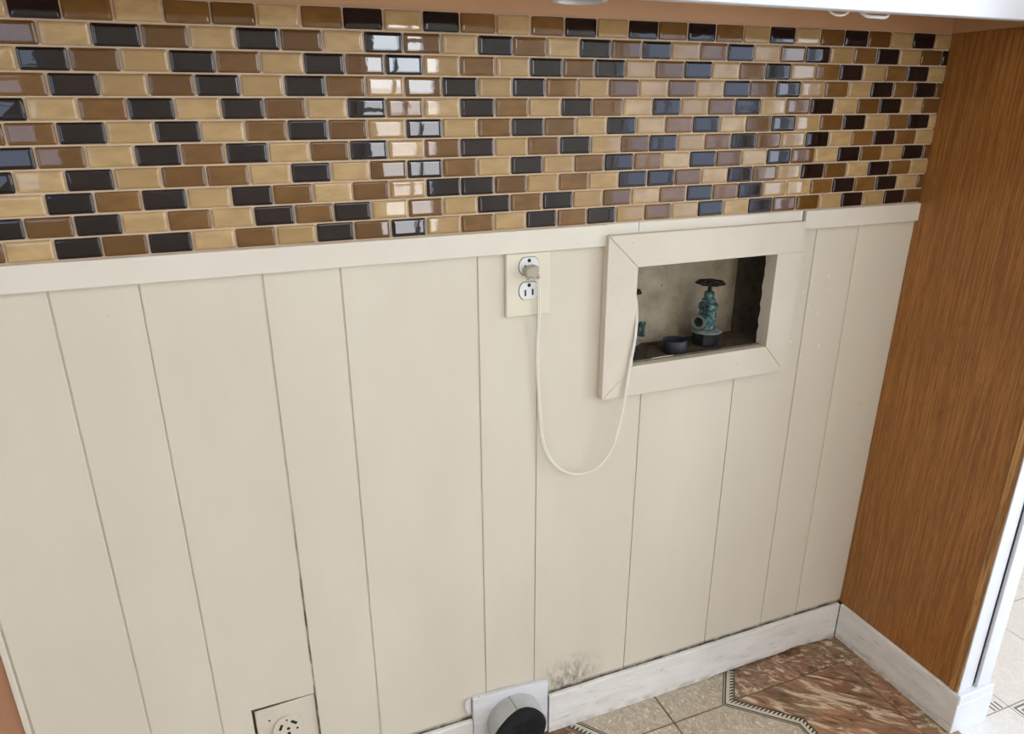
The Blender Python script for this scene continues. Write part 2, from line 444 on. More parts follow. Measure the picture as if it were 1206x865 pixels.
def pillow(w, h, name):
    """glass tile with a flat face and rounded rim, in the XZ plane, face towards -Y"""
    prof = [(0.0, 0.0), (0.0003, 0.0012), (0.0011, 0.0022), (0.0030, 0.0028), (0.0050, 0.0030)]
    nrm = [80, 62, 30, 9, 0]
    vs_, ns_, fs_ = [], [], []
    rc = 0.0016
    for (d, z), a in zip(prof, nrm):
        x, y = w / 2 - d, h / 2 - d; r = max(rc - d * 0.3, 0.0006)
        for sx, sy, od in ((1, 1, 0), (-1, 1, 1), (-1, -1, 0), (1, -1, 1)):
            pts = [((sx * x, sy * (y - r)), (sx, 0)), ((sx * (x - r), sy * y), (0, sy))]
            if od: pts.reverse()
            for (px, py), (nx, ny) in pts:
                vs_.append((px, -z, py)); s = math.sin(math.radians(a)); c = math.cos(math.radians(a))
                ns_.append((nx * s, -c, ny * s))
    for k in range(len(prof) - 1):
        for i in range(8):
            j = (i + 1) % 8
            fs_.append((k * 8 + i, k * 8 + j, (k + 1) * 8 + j, (k + 1) * 8 + i))
    L = (len(prof) - 1) * 8
    fs_.append(tuple(L + i for i in range(8)))
    me = bpy.data.meshes.new(name); me.from_pydata(vs_, [], fs_); me.update()
    if me.polygons[-1].normal.y > 0:
        me.flip_normals()
    for p in me.polygons: p.use_smooth = True
    me.normals_split_custom_set_from_vertices([Vector(n).normalized() for n in ns_])
    return me

FULL = {k: pillow(PW - GAP, PH - GAP, 'tile') for k in TM}
for k in TM: FULL[k].materials.append(TM[k])
tiles = []
def left_edge(U): return 0.305 + (U / -0.3035) * (0.2335 - 0.305)
for r, (row, fr) in enumerate(zip(ROWS, FRAC)):
    U = -(r + 0.5) * PH
    last = math.floor(1.778 / PW - fr) + fr          # last joint before the corner
    seq = list(row)
    rr = random.Random(r + 50); n_ext = 16
    ext = []
    cyc = 'LBD'; k0 = 'LDB'.index(seq[0])
    for i in range(n_ext): ext.insert(0, 'LDB'[(k0 - 1 - i + (rr.random() < 0.12)) % 3])
    seq = ext + seq
    for i, c in enumerate(reversed(seq)):
        x0 = (last - i) * PW; x1 = min(x0 + PW, 1.7825)
        if x0 < -0.60: break
        vis = x1 - max(x0, left_edge(U)); dist2 = ((x0 + x1) / 2 - 0.5021) ** 2 + (U + 0.1235) ** 2 + 1.0327 ** 2
        tiles.append((vis / dist2, c, x0, x1, U))
tiles.sort(key=lambda q: -q[0])
rest = {k: ([], [], []) for k in TM}
for i, (vis, c, x0, x1, U) in enumerate(tiles):
    rt = random.Random(i * 13 + 5)
    full = abs((x1 - x0) - PW) < 1e-5
    tilt = (math.radians(rt.gauss(0, 0.28)), 0.0, math.radians(rt.gauss(0, 0.45)))
    loc = Vector(((x0 + x1) / 2 + rt.uniform(-0.0003, 0.0003), -0.0010 - rt.uniform(0, 0.0004), U + H0 + rt.uniform(-0.0002, 0.0002)))
    me = FULL[c] if full else None
    if me is None:
        me = pillow(max(x1 - x0 - GAP, 0.004), PH - GAP, 'tile'); me.materials.append(TM[c])
    if i < 300:
        o = bpy.data.objects.new('tile', me); COL.objects.link(o); o.parent = wall_back
        o.location = loc; o.rotation_euler = tilt
    else:
        V, Fc, N = rest[c]; b = len(V)
        V += [tuple(Vector(v.co) + loc) for v in me.vertices]; Fc += [tuple(b + k for k in p.vertices) for p in me.polygons]
for c, (V, Fc, N) in rest.items():
    me = bpy.data.meshes.new('edge_tiles'); me.from_pydata(V, [], Fc); me.materials.append(TM[c])
    for p in me.polygons: p.use_smooth = True
    o = bpy.data.objects.new('edge_tiles', me); COL.objects.link(o); o.parent = wall_back; o['kind'] = 'stuff'

# rails and edge trim on the wall
m = MB(); m.box(-0.62, 1.0765, -0.3395, -0.3040, 0.0012, 0.0085, 0.0008); o = m.build('trim_1', M['rail'])
structure(o, 'long beige rail under the mosaic, left of the valve box', 'trim')
m = MB(); m.box(1.0770, 1.1375, -0.3330, -0.3040, 0.0012, 0.0040, 0.0005); o = m.build('trim_2', M['rail'])
structure(o, 'short thin beige filler strip above the left corner of the valve box frame', 'trim')
m = MB(); m.box(1.1382, 1.4860, -0.3330, -0.3040, 0.0012, 0.0040, 0.0005); o = m.build('trim_3', M['rail'])
structure(o, 'long thin beige filler strip between mosaic and valve box frame', 'trim')
m = MB(); m.box(1.4900, 1.7775, -0.3385, -0.3040, 0.0012, 0.0085, 0.0008); o = m.build('trim_4', M['rail'])
structure(o, 'short beige rail under the mosaic beside the wood panel', 'trim')
m = MB(); m.box(0.1145, 0.1222, UF + 0.001, -0.3400, -0.0010, 0.0030, 0.0008); o = m.build('trim_5', M['frame'])
structure(o, 'narrow chipped beige strip along the left end of the boards', 'trim')

# baseboards on the boarded wall
def ragged_base(x0, x1, seed):
    r = random.Random(seed); n = max(4, int((x1 - x0) / 0.022)); top, bot = [], []
    for i in range(n + 1):
        x = x0 + (x1 - x0) * i / n
        top.append((x, -1.2575 + r.uniform(-0.0006, 0.0006)))
        bot.append((x, UF + 0.0005 + (0.004 + r.uniform(0, 0.002) if 1.40 < x < 1.70 else r.uniform(0, 0.001)) + (0.004 if 1.62 < x < 1.652 else 0.0)))
    mm = MB()
    t = bmesh.new(); A = []
    prof = [(0.0025, 0.0), (0.0105, 0.0), (0.0120, -0.0018)]
    for (x, u), (xb, ub) in zip(top, bot):
        A.append([t.verts.new(W(x, u, 0.0040)), t.verts.new(W(x, u, 0.0105)), t.verts.new(W(x, u - 0.0016, 0.0120)),
                  t.verts.new(W(xb, ub, 0.0120)), t.verts.new(W(xb, ub, 0.0005))])
    for P, Q in zip(A, A[1:]):
        for k in range(5): t.faces.new([P[k], P[(k + 1) % 5], Q[(k + 1) % 5], Q[k]])
    t.faces.new(A[0][::-1]); t.faces.new(A[-1]); mm._take(t); return mm
o = ragged_base(0.986, 1.7578, 3).build('baseboard_back', M['white_base'])
structure(o, 'scuffed white baseboard from the dryer vent to the corner', 'baseboard')
o = ragged_base(XL, 0.820, 4).build('baseboard_left', M['white_base'])
structure(o, 'white baseboard left of the dryer vent', 'baseboard')

# ------------------------------------------------------------------ partition on the right, clad in oak
m = MB(); m.box(XC, XP, UF, UC, DA, 0.309); wall_right = m.build('wall_right', M['brown_wall'], base=W(XC, UF, 0))
structure(wall_right, 'short partition wall clad in brown oak veneer', 'wall')
m = MB(); m.prism([(1.7690, -1.2600), (XC, -1.2600), (XC, -0.001), (1.7808, -0.001)], 0.0005, 0.2975, 0.0004); m.build('wood_panel', M['wood'], wall_right)
m = MB(); m.prism([(1.7645, -1.2575), (XC, -1.2575), (XC, -0.001), (1.7775, -0.001)], 0.2980, 0.3155, 0.0010); m.build('wood_edging', M['wood_edge'], wall_right)
m = MB(); m.box(1.7825, XC, 0.001, UC, 0.0005, 0.309); m.build('painted_strip', M['brown_wall'], wall_right)
m = MB(); m.prism([(1.760, UF + 0.0005), (1.7845, UF + 0.0005), (1.7845, -1.2605), (1.7680, -1.2605), (1.7680, -1.2580), (1.7630, -1.2580), (1.760, -1.2600)], 0.0125, 0.3252, 0.0006)
o = m.build('baseboard_right', M['white_base']); structure(o, 'scuffed white baseboard below the oak panel', 'baseboard')
# white end casing of the partition
case = empty('trim_6', 1.81, UF, 0.32, 'white casing with an inset panel on the end of the oak partition', 'trim'); case['kind'] = 'structure'
m = MB(); m.prism([(1.7650, -1.2560), (1.7850, -1.2560), (1.7950, UC), (1.7850, UC)], 0.3160, 0.3186, 0.0006); m.build('stile', M['white_clean'], case)
m = MB(); m.box(1.7858, 1.8120, -1.2562, UC, 0.3100, 0.3140, 0.0006); m.build('inset_panel', M['white_clean'], case)
m = MB(); m.box(1.8170, 1.8560, -1.2560, UC, 0.3112, 0.3205, 0.0010); m.build('stile', M['white_clean'], case)
m = MB(); m.box(1.8123, 1.8169, -1.2500, UC, 0.3092, 0.3143); m.build('seam', M['slot'], case)
m = MB(); m.box(1.7612, 1.8640, -1.2800, -1.2565, 0.3095, 0.3270, 0.0015); m.build('plinth_cap', M['white_clean'], case)
m = MB(); m.box(1.7604, 1.8670, UF + 0.0005, -1.2803, 0.3095, 0.3262, 0.0010); m.build('plinth', M['white_clean'], case)

# ------------------------------------------------------------------ floor
m = MB(); m.box(XL, XR, UF - 0.05, UF - 0.0016, DA, DF); floor = m.build('floor', M['floor_grout'], base=W(0, UF, 0))
structure(floor, 'patterned vinyl floor with beige fields, brown fields and striped borders', 'floor')
FT, FB = UF, UF - 0.0016
N0X, N0D, CELL, JG = 1.244, 0.0875, 0.234, 0.0020
def off(path, s):
    """offset a polyline (X, D) sideways by s"""
    out = []
    for i, p in enumerate(path):
        a = Vector(path[max(i - 1, 0)]); b = Vector(path[min(i + 1, len(path) - 1)]); c = Vector(p)
        d1 = (c - a).normalized() if i > 0 else (b - c).normalized()
        d2 = (b - c).normalized() if i < len(path) - 1 else d1
        n1 = Vector((-d1.y, d1.x)); n2 = Vector((-d2.y, d2.x)); n = (n1 + n2).normalized()
        out.append(tuple(c + n * (s / max(0.35, n.dot(n1)))))
    return out
def at_D(path, d):
    for (x0, d0), (x1, d1) in zip(path, path[1:]):
        if min(d0, d1) - 1e-9 <= d <= max(d0, d1) + 1e-9:
            return x0 + (x1 - x0) * (d - d0) / (d1 - d0)
    return path[-1][0]
PATH = [(1.4560, -0.002), (1.3860, 0.0850), (1.4960, 0.1870), (1.4930, 0.5555)]
def mirror(pp): return [(2 * N0X - x, d) for x, d in pp]
def side(path, d0, d1):
    return [(at_D(path, d0), d0)] + [p for p in path if d0 < p[1] < d1] + [(at_D(path, d1), d1)]
HB = 0.0135
# PATH runs towards the viewer; +s lies on the side of smaller X
beige_edge = off(PATH, HB); brown_edge = off(PATH, -HB)
if at_D(beige_edge, 0.4) > at_D(brown_edge, 0.4): beige_edge, brown_edge = brown_edge, beige_edge
def piece(poly, mat, par=None, name='tile', t0=FB, t1=FT): return MB().slab(poly, t0, t1).build(name, mat, par or floor)
ds = [(0.0, N0D - JG), (N0D + JG, N0D + CELL - JG), (N0D + CELL + JG, 0.5555)]
for d0, d1 in ds:
    e = side(beige_edge, d0, d1)
    piece([(N0X + JG, d0)] + e + [(N0X + JG, d1)], M['floor_beige'])
    e = mirror(e); piece([(N0X - JG, d1)] + e[::-1] + [(N0X - JG, d0)], M['floor_beige'])
NX = 1.712
e = side(brown_edge, 0.0, 0.0835); piece(e[::-1] + [(XC - 0.001, 0.0), (XC - 0.001, 0.0835)], M['floor_swirl'])
e = side(brown_edge, 0.0865, 0.5555); piece(e[::-1] + [(NX - JG * 0.6, 0.0865), (NX - JG * 0.6, 0.5555)], M['floor_brown'])
piece([(NX + JG * 0.6, 0.0865), (XC - 0.001, 0.0865), (XC - 0.001, 0.5555), (NX + JG * 0.6, 0.5555)], M['floor_swirl'])
e = mirror(side(brown_edge, 0.0, 0.0835)); piece([(0.778, 0.0)] + e + [(0.778, 0.0835)], M['floor_swirl'])
e = mirror(side(brown_edge, 0.0865, 0.5555)); piece([(0.778, 0.0865)] + e + [(0.778, 0.5555)], M['floor_brown'])

def border(path, sgn):
    """striped border: cream strip with three dark lines and a row of teeth"""
    L = lambda s: off(path, s * sgn)
    def strip(a, b, i):
        A, B = L(a), L(b); return [A[i], A[i + 1], B[i + 1], B[i]]
    for i in range(len(path) - 1):
        st = piece(strip(-HB + 0.0006, HB - 0.0006, i), M['cream_line'], name='border_strip')
        for a, b in ((0.0105, 0.0125), (0.0055, 0.0085), (-0.0125, -0.0100)):
            piece(strip(a, b, i), M['black_line'], st, 'border_line', FT - 0.0004, FT + 0.00025)
        A, B = L(-0.0095), L(-0.0010); n = max(3, int((Vector(A[i + 1]) - Vector(A[i])).length / 0.0085))
        mm = MB()
        for k in range(n):
            f = lambda Q, t: tuple(Vector(Q[i]).lerp(Vector(Q[i + 1]), t))
            mm.slab([f(A, (k + 0.10) / n), f(A, (k + 0.72) / n), f(B, (k + 0.55) / n), f(B, (k + 0.28) / n)], FT - 0.0004, FT + 0.0002)
        tt = mm.build('border_teeth', M['black_line'], st); tt['kind'] = 'stuff'
s0 = 1 if at_D(off(PATH, 0.01), 0.4) < at_D(PATH, 0.4) else -1
border(PATH, s0); border(mirror(PATH), -s0)

# same vinyl in the next room, strong daylight painted in as whiter colour: squares on the same grid, one framed by a border
for i in range(0, 9):
    for j in range(-7, 13):
        x0 = 1.712 + i * CELL; d0 = N0D + (j) * CELL
        x1, d1 = x0 + CELL, d0 + CELL
        if i == 0: x0 = XP + 0.001 if d0 < 0.30 else 1.784
        if i == 0 and d0 < 0.32 and d1 > 0.33: pass
        if i == 0 and d0 > 0.5: continue
        if d0 < DA or x1 > XR: continue
        tl = piece([(x0 + 0.0012, d0 + 0.0012), (x1 - 0.0012, d0 + 0.0012), (x1 - 0.0012, d1 - 0.0012), (x0 + 0.0012, d1 - 0.0012)], M['floor_lit'])
        if i in (1, 4) and j in (1, 4):
            for k, (ins, w) in enumerate(((0.006, 0.004), (0.016, 0.003), (0.030, 0.0025))):
                a, b, c, d = x0 + ins, x1 - ins, d0 + ins, d1 - ins
                for q in ([(a, c), (b, c), (b, c + w), (a, c + w)], [(a, d - w), (b, d - w), (b, d), (a, d)],
                          [(a, c + w), (a + w, c + w), (a + w, d - w), (a, d - w)], [(b - w, c + w), (b, c + w), (b, d - w), (b - w, d - w)]):
                    piece(q, M['grey_line'], tl, 'border_line', FT - 0.0004, FT + 0.0003)
        if i == 0 and d1 > 0.30 and d0 < 0.2:
            for k in range(3):
                q = 1.905 + 0.011 * k
                piece([(q, 0.300), (q + 0.004, 0.300), (q + 0.004 , 0.3195), (q, 0.3195)], M['grey_line'], tl, 'border_line', FT - 0.0004, FT + 0.0003)
# the rest of the floor, out towards the photographer
mm = MB()
for i in range(-14, 3):
    for j in range(0, 13):
        x0, d0 = N0X + i * CELL, N0D + (j + 2) * CELL
        mm.slab([(max(x0, XL) + 0.002, d0 + 0.002), (x0 + CELL - 0.002, d0 + 0.002), (x0 + CELL - 0.002, min(d0 + CELL, DF) - 0.002), (max(x0, XL) + 0.002, min(d0 + CELL, DF) - 0.002)], FB, FT)
    if N0X + (i + 1) * CELL < 0.78:
        for d0, d1 in ((0.0, N0D), (N0D, N0D + CELL), (N0D + CELL, N0D + 2 * CELL)):
            x0 = N0X + i * CELL
            mm.slab([(max(x0, XL) + 0.002, d0 + 0.002), (x0 + CELL - 0.002, d0 + 0.002), (x0 + CELL - 0.002, d1 - 0.002), (max(x0, XL) + 0.002, d1 - 0.002)], FB, FT)
o = mm.build('field_tiles', M['floor_beige'], floor); o['kind'] = 'stuff'

# ------------------------------------------------------------------ the rest of the room (behind and beside the photographer)
m = MB(); m.box(XL, XR, UC, UC + 0.05, DA, DF); o = m.build('ceiling', M['ceiling']); structure(o, 'plain white ceiling of the kitchen', 'ceiling')
WE = (0.90, 2.50, -0.45, 0.75)
m = MB()
for (a, b, c, d) in minus((-0.115, DF, UF, UC), WE): m.box(XL - 0.1, XL, c, d, a, b)
o = m.build('wall_left', M['room_wall']); structure(o, 'cream wall with a window added for fill light at the left end of the kitchen', 'wall')
WA = (1.37, 1.79, -0.95, 0.62); WB = (3.05, 4.15, -0.95, 0.75); WC = (0.90, 2.50, -1.20, 0.80); WD = (-1.30, -0.30, -0.60, 0.70)
m = MB(); rs = [(XL, XR, UF, UC)]
for h in (WA, WB, WD): rs = [q for r in rs for q in minus(r, h)]
for (a, b, c, d) in rs: m.box(a, b, c, d, DF, DF + 0.1)
o = m.build('wall_front', M['room_wall']); structure(o, 'cream wall with three windows behind the photographer', 'wall')
m = MB()
WG = (2.62, 3.34, -0.95, 0.75)
for (a, b, c, d) in [q for r in minus((DA, DF, UF, UC), WC) for q in minus(r, WG)]: m.box(XR, XR + 0.1, c, d, a, b)
o = m.build('wall_side', M['room_wall']); structure(o, 'cream wall with the patio door of the next room', 'wall')
m = MB(); m.box(XP, XR, UF, UC, DA - 0.1, DA); o = m.build('wall_far', M['room_wall']); structure(o, 'cream back wall of the next room', 'wall')

def window_front(n, w, mat, nx, ny, label, low=None):
    a, b, c, d = w
    o = empty('window_%d' % n, (a + b) / 2, c, DF, label, 'window'); o['kind'] = 'structure'
    fw = 0.045
    mm = MB()
    mm.box(a, a + fw, c, d, DF - 0.01, DF + 0.06).box(b - fw, b, c, d, DF - 0.01, DF + 0.06)
    mm.box(a + fw, b - fw, d - fw, d, DF - 0.01, DF + 0.06).box(a + fw, b - fw, c, c + fw, DF - 0.01, DF + 0.06)
    mm.build('window_frame', M['white_clean'], o)
    for i in range(1, nx):
        x = a + (b - a) * i / nx; MB().box(x - 0.012, x + 0.012, c + fw, d - fw, DF, DF + 0.04).build('muntin', M['white_clean'], o)
    for i in range(1, ny):
        u = c + (d - c) * i / ny; MB().box(a + fw, b - fw, u - 0.012, u + 0.012, DF + 0.002, DF + 0.038).build('muntin', M['white_clean'], o)
    sp = c + fw if low is None else -0.06
    MB().box(a + fw, b - fw, sp, d - fw, DF + 0.045, DF + 0.05).build('pane', mat, o)
    if low: MB().box(a + fw, b - fw, c + fw, sp, DF + 0.045, DF + 0.05).build('pane', low, o)
window_front(1, WA, M['day_behind'], 2, 4, 'tall narrow bright window behind the photographer', M['day_low'])
window_front(2, WB, M['day_sheer'], 3, 2, 'wide sheer-curtained window behind the photographer')
window_front(4, WD, M['day_sheer'], 2, 2, 'square sheer-curtained window behind the photographer, on the left')
def window_side(n, w, x, sg, mat, label):
    a, b, c, d = w; mm = MB(); fw = 0.06; mid = (a + b) / 2
    o = empty('window_%d' % n, x, c, mid, label, 'window'); o['kind'] = 'structure'
    lo, hi = sorted((x - 0.01 * sg, x + 0.06 * sg)); pl_, ph_ = sorted((x + 0.045 * sg, x + 0.05 * sg))
    mm.box(lo, hi, c, d, a, a + fw).box(lo, hi, c, d, b - fw, b)
    mm.box(lo, hi, d - fw, d, a + fw, b - fw).box(lo, hi, c, c + fw, a + fw, b - fw)
    mm.box(lo, hi, c + fw, d - fw, mid - 0.04, mid + 0.04).build('window_frame', M['white_clean'], o)
    for p, q in ((a + fw, mid - 0.04), (mid + 0.04, b - fw)):
        MB().box(pl_, ph_, c + fw, d - fw, p, q).build('pane', mat, o)
window_side(3, WC, XR, 1, M['day_right'], 'large bright patio door of the next room')
window_side(6, WG, XR, 1, M['day_corner'], 'tall window in the side wall of the next room, nearest the photographer')
window_side(5, WE, XL, -1, M['fill_left'], 'unseen wide window added in the left end wall as soft fill')
cl = empty('ceiling_light', 0.9, UC - 0.07, 1.9, 'round white flush ceiling light of the kitchen, out of the frame', 'light')
MB().lathe((0.9, UC - 0.0005, 1.9), (0, -1, 0), [(0.30, 0), (0.30, 0.020), (0.27, 0.024)], 40).build('light_rim', M['white_clean'], cl, True)
MB().lathe((0.9, UC - 0.025, 1.9), (0, -1, 0), [(0.265, 0), (0.23, 0.028), (0.13, 0.045), (0.0, 0.050)], 40).build('diffuser', emission('lamp_glow', (1.0, 0.95, 0.88, 1), LAMP), cl, True)

# ------------------------------------------------------------------ upper cabinet over the mosaic
cab = empty('wall_cabinet', 0.6, -0.001, 0.1, 'white upper cabinet above the mosaic, only its bottom edge in view', 'cabinet')
CF = 0.200
m = MB(); m.box(-0.62, XC - 0.004, 0.0002, 0.72, CF - 0.018, CF, 0.0012); m.build('front_panel', M['white_clean'], cab)
m = MB(); m.box(-0.62, XC - 0.004, 0.034, 0.046, 0.001, CF - 0.0185); m.build('bottom_panel', M['brown_wall'], cab)
m = MB(); m.box(-0.62, -0.602, 0.046, 0.72, 0.001, CF - 0.0185); m.build('side_panel', M['white_clean'], cab)
m = MB(); m.box(-0.602, XC - 0.004, 0.702, 0.72, 0.001, CF - 0.0185); m.build('top_panel', M['white_clean'], cab)

# puck light under the cabinet
pk = empty('puck_light', 0.950, 0.006, 0.128, 'round white puck light under the white upper cabinet', 'light')
PX, PD = 0.950, 0.1385
MB().lathe((PX, 0.034, PD), (0, -1, 0), [(0.030, 0.0), (0.037, 0.004), (0.037, 0.026), (0.0345, 0.0325), (0.029, 0.0325), (0.029, 0.024), (0.0, 0.024)], 32).build('housing', M['white_plastic'], pk, True)
MB().lathe((PX, 0.0095, PD), (0, -1, 0), [(0.0285, 0.0), (0.024, 0.004), (0.0, 0.0055)], 28).build('lens', M['galv'], pk, True)

# loose wire stapled under the cabinet edge
t = MB(); t.tube([(1.318, 0.012, 0.165), (1.328, -0.001, 0.172), (1.342, -0.0035, 0.176), (1.356, 0.002, 0.174), (1.366, 0.014, 0.168)], 0.0016, 8)
lw = t.build('loose_wire', M['cord'], None, True); tag(lw, 'thin curled white wire under the cabinet edge', 'wire')
t = MB(); t.tube([(1.378, 0.010, 0.165), (1.388, -0.0015, 0.173), (1.408, -0.0035, 0.177), (1.428, -0.002, 0.175), (1.440, 0.010, 0.167)], 0.0022, 8)
lw = t.build('loose_wire', M['white_plastic'], None, True); tag(lw, 'thicker bright white wire loop under the cabinet edge, nearer the corner', 'wire')

# ------------------------------------------------------------------ recessed valve box
vb = empty('valve_box', 1.28, -0.612, 0.0, 'beige wooden frame around the recessed laundry valve box', 'valve box')
FD = 0.0165
OX0, OX1, OU0, OU1 = 1.0745, 1.4860, -0.6125, -0.3215
IX0, IX1, IU0, IU1 = 1.1335, 1.4275, -0.5560, -0.3780
g = 0.0004
MB().prism([(OX0 + g, OU1), (OX1, OU1), (OX1, IU1), (IX0 + g, IU1)], 0.0002, FD, 0.0008).build('frame_board', M['frame'], vb)
MB().prism([(OX0, OU1 - g), (IX0, IU1 - g), (IX0, IU0 + g), (OX0, OU0 + g)], 0.0002, FD + 0.0006, 0.0008).build('frame_board', M['frame'], vb)
MB().prism([(OX0 + g, OU0), (IX0 + g, IU0), (IX1 - g, IU0), (OX1 - 0.018, OU0 + 0.010), (OX1 - 0.018, OU0)], 0.0002, FD, 0.0008).build('frame_board', M['frame'], vb)
# the right board runs down past the bottom board and is feathered flush to the wall
MB().prism([(OX1, IU1 - 0.0001), (IX1, IU1 - 0.0001), (IX1, IU0 + g), (OX1 - 0.018 + g, OU0 + 0.010), (OX1 - 0.004, OU0 + 0.020)], 0.0002, FD, 0.0005).build('frame_board', M['frame'], vb)
# reveal boards inside the opening
r = random.Random(9)
def reveal_right():
    t = bmesh.new(); rows = []
    n = 16
    for i in range(n + 1):
        u = IU0 + (IU1 - IU0) * i / n; back = -0.0125 + r.uniform(-0.0022, 0.0022)
        rows.append([t.verts.new(W(IX1, u, 0.0001)), t.verts.new(W(IX1, u, back)), t.verts.new(W(IX1 + 0.004, u, back)), t.verts.new(W(IX1 + 0.004, u, 0.0001))])
    for P, Q in zip(rows, rows[1:]):
        for k in range(4): t.faces.new([P[k], P[(k + 1) % 4], Q[(k + 1) % 4], Q[k]])
    t.faces.new(rows[0][::-1]); t.faces.new(rows[-1]); mm = MB(); mm._take(t); return mm
reveal_right().build('reveal', M['frame'], vb)
MB().box(IX0, IX1, IU0 - 0.0055, IU0 - 0.0004, -0.010, 0.0002, 0.0005).build('reveal', M['niche'], vb)
MB().box(CAV[0] + 0.001, CAV[1] - 0.001, -0.3435, -0.3405, -0.1045, -0.0045).build('cavity_top', M['niche'], vb)
MB().box(CAV[0] + 0.001, CAV[1] - 0.001, -0.5618, -0.5600, -0.1045, -0.0105).build('cavity_floor', M['niche_floor'], vb)
MB().box(CAV[0] + 0.001, CAV[1] - 0.001, -0.5598, -0.3437, -0.1048, -0.1020).build('cavity_back', M['niche'], vb)
MB().box(1.437, CAV[1] - 0.001, -0.5598, -0.3437, -0.1018, -0.0960).build('shade_strip', M['niche_floor'], vb)  # dark strip standing in for the shadow on the cavity's right side
VF = -0.5600                                       # floor of the cavity

def valve(X, D, spout, label):
    v = empty('shutoff_valve', X, VF, D, label, 'valve', 'valves in the recessed box')
    MB().lathe((X, VF + 0.0003, D), (0, 1, 0), [(0.019, 0), (0.0235, 0.003), (0.0235, 0.018), (0.020, 0.0255)], 32, (8, 0.06)).build('base_nut', M['iron'], v, True)
    MB().lathe((X, VF + 0.0257, D), (0, 1, 0), [(0.012, 0), (0.0295, 0.0010), (0.0300, 0.0026), (0.026, 0.0040), (0.016, 0.0052), (0.010, 0.0052)], 32).build('flange', M['flange_grey'], v, True)
    bd = MB().lathe((X, VF + 0.0305, D), (0, 1, 0), [(0.0150, 0), (0.0160, 0.004), (0.0155, 0.012), (0.0172, 0.022), (0.0168, 0.032), (0.0158, 0.040), (0.0185, 0.042),
              (0.0185, 0.050), (0.0150, 0.053), (0.0130, 0.053), (0.0130, 0.060), (0.0105, 0.062), (0.006, 0.062)], 24).build('body', M['verdigris'], v, True)
    MB().lathe((X, VF + 0.0925, D), (0, 1, 0), [(0.0085, 0), (0.0105, 0.001), (0.0105, 0.011), (0.0085, 0.013), (0.005, 0.014)], 6).build('packing_nut', M['verdigris'], v)
    MB().lathe((X, VF + 0.105, D), (0, 1, 0), [(0.0042, 0), (0.0042, 0.021), (0.0030, 0.022)], 12).build('stem', M['iron'], v, True)
    # spout
    sp = Vector((spout[0], 0, spout[1])).normalized()
    b0 = (X + sp.x * 0.010, VF + 0.054, D + sp.z * 0.010)
    so = MB().lathe(b0, (sp.x, -0.05, sp.z), [(0.0105, 0), (0.0105, 0.014), (0.0140, 0.016), (0.0140, 0.026), (0.0130, 0.0265), (0.0095, 0.0265), (0.0090, 0.012), (0.0, 0.0115)], 24).build('spout', M['verdigris'], v, True)
    tip = (b0[0] + sp.x * 0.0262, b0[1] - 0.0013, b0[2] + sp.z * 0.0262)
    MB().lathe(tip, (sp.x, -0.05, sp.z), [(0.0096, 0), (0.0142, 0.0002), (0.0142, 0.0014), (0.0096, 0.0014)], 24, None, True).build('spout_rim', M['brass_ring'], so, True)
    MB().lathe((b0[0] + sp.x * 0.014, b0[1] - 0.0007, b0[2] + sp.z * 0.014), (sp.x, -0.05, sp.z), [(0.0086, 0), (0.0086, 0.0006)], 20).build('spout_bore', M['slot'], so)
    # scalloped hand wheel: rim, hub, four spokes
    t = bmesh.new(); n = 56; rings = []
    for i in range(n):
        a = 2 * math.pi * i / n; rr = 0.0240 + 0.0018 * math.cos(7 * a); ring = []
        for k in range(8):
            b = 2 * math.pi * k / 8
            ring.append(t.verts.new(W(X + (rr + 0.0034 * math.cos(b)) * math.cos(a), VF + 0.1225 + 0.0022 * math.sin(b), D + (rr + 0.0034 * math.cos(b)) * math.sin(a))))
        rings.append(ring)
    for i in range(n):
        A, B = rings[i], rings[(i + 1) % n]
        for k in range(8): t.faces.new([A[k], A[(k + 1) % 8], B[(k + 1) % 8], B[k]])
    mm = MB(); mm._take(t)
    mm.lathe((X, VF + 0.117, D), (0, 1, 0), [(0.006, 0), (0.008, 0.003), (0.008, 0.008), (0.005, 0.0105)], 16)
    for k in range(4):
        a = math.pi / 4 + k * math.pi / 2
        mm.tube([(X + 0.006 * math.cos(a), VF + 0.1215, D + 0.006 * math.sin(a)), (X + 0.0235 * math.cos(a), VF + 0.1225, D + 0.0235 * math.sin(a))], 0.0026, 8, 1)
    mm.build('hand_wheel', M['iron'], v, True)
    return v
valve(1.337, -0.052, (-0.88, 0.47), 'green corroded shutoff valve with dark hand wheel, standing clear in the box')
valve(1.1545, -0.052, (0.85, 0.52), 'shutoff valve half hidden behind the left frame board of the box')

# drain stub
dr = empty('drain_pipe', 1.256, VF, -0.034, 'short open dark plastic drain pipe on the box floor', 'pipe')
MB().lathe((1.256, VF + 0.0003, -0.036), (0, 1, 0), [(0.0215, 0), (0.0230, 0.002), (0.0230, 0.0225), (0.0222, 0.0240), (0.0190, 0.0240), (0.0186, 0.004), (0.0, 0.004)], 32).build('pipe_wall', M['abs_pipe'], dr, True)
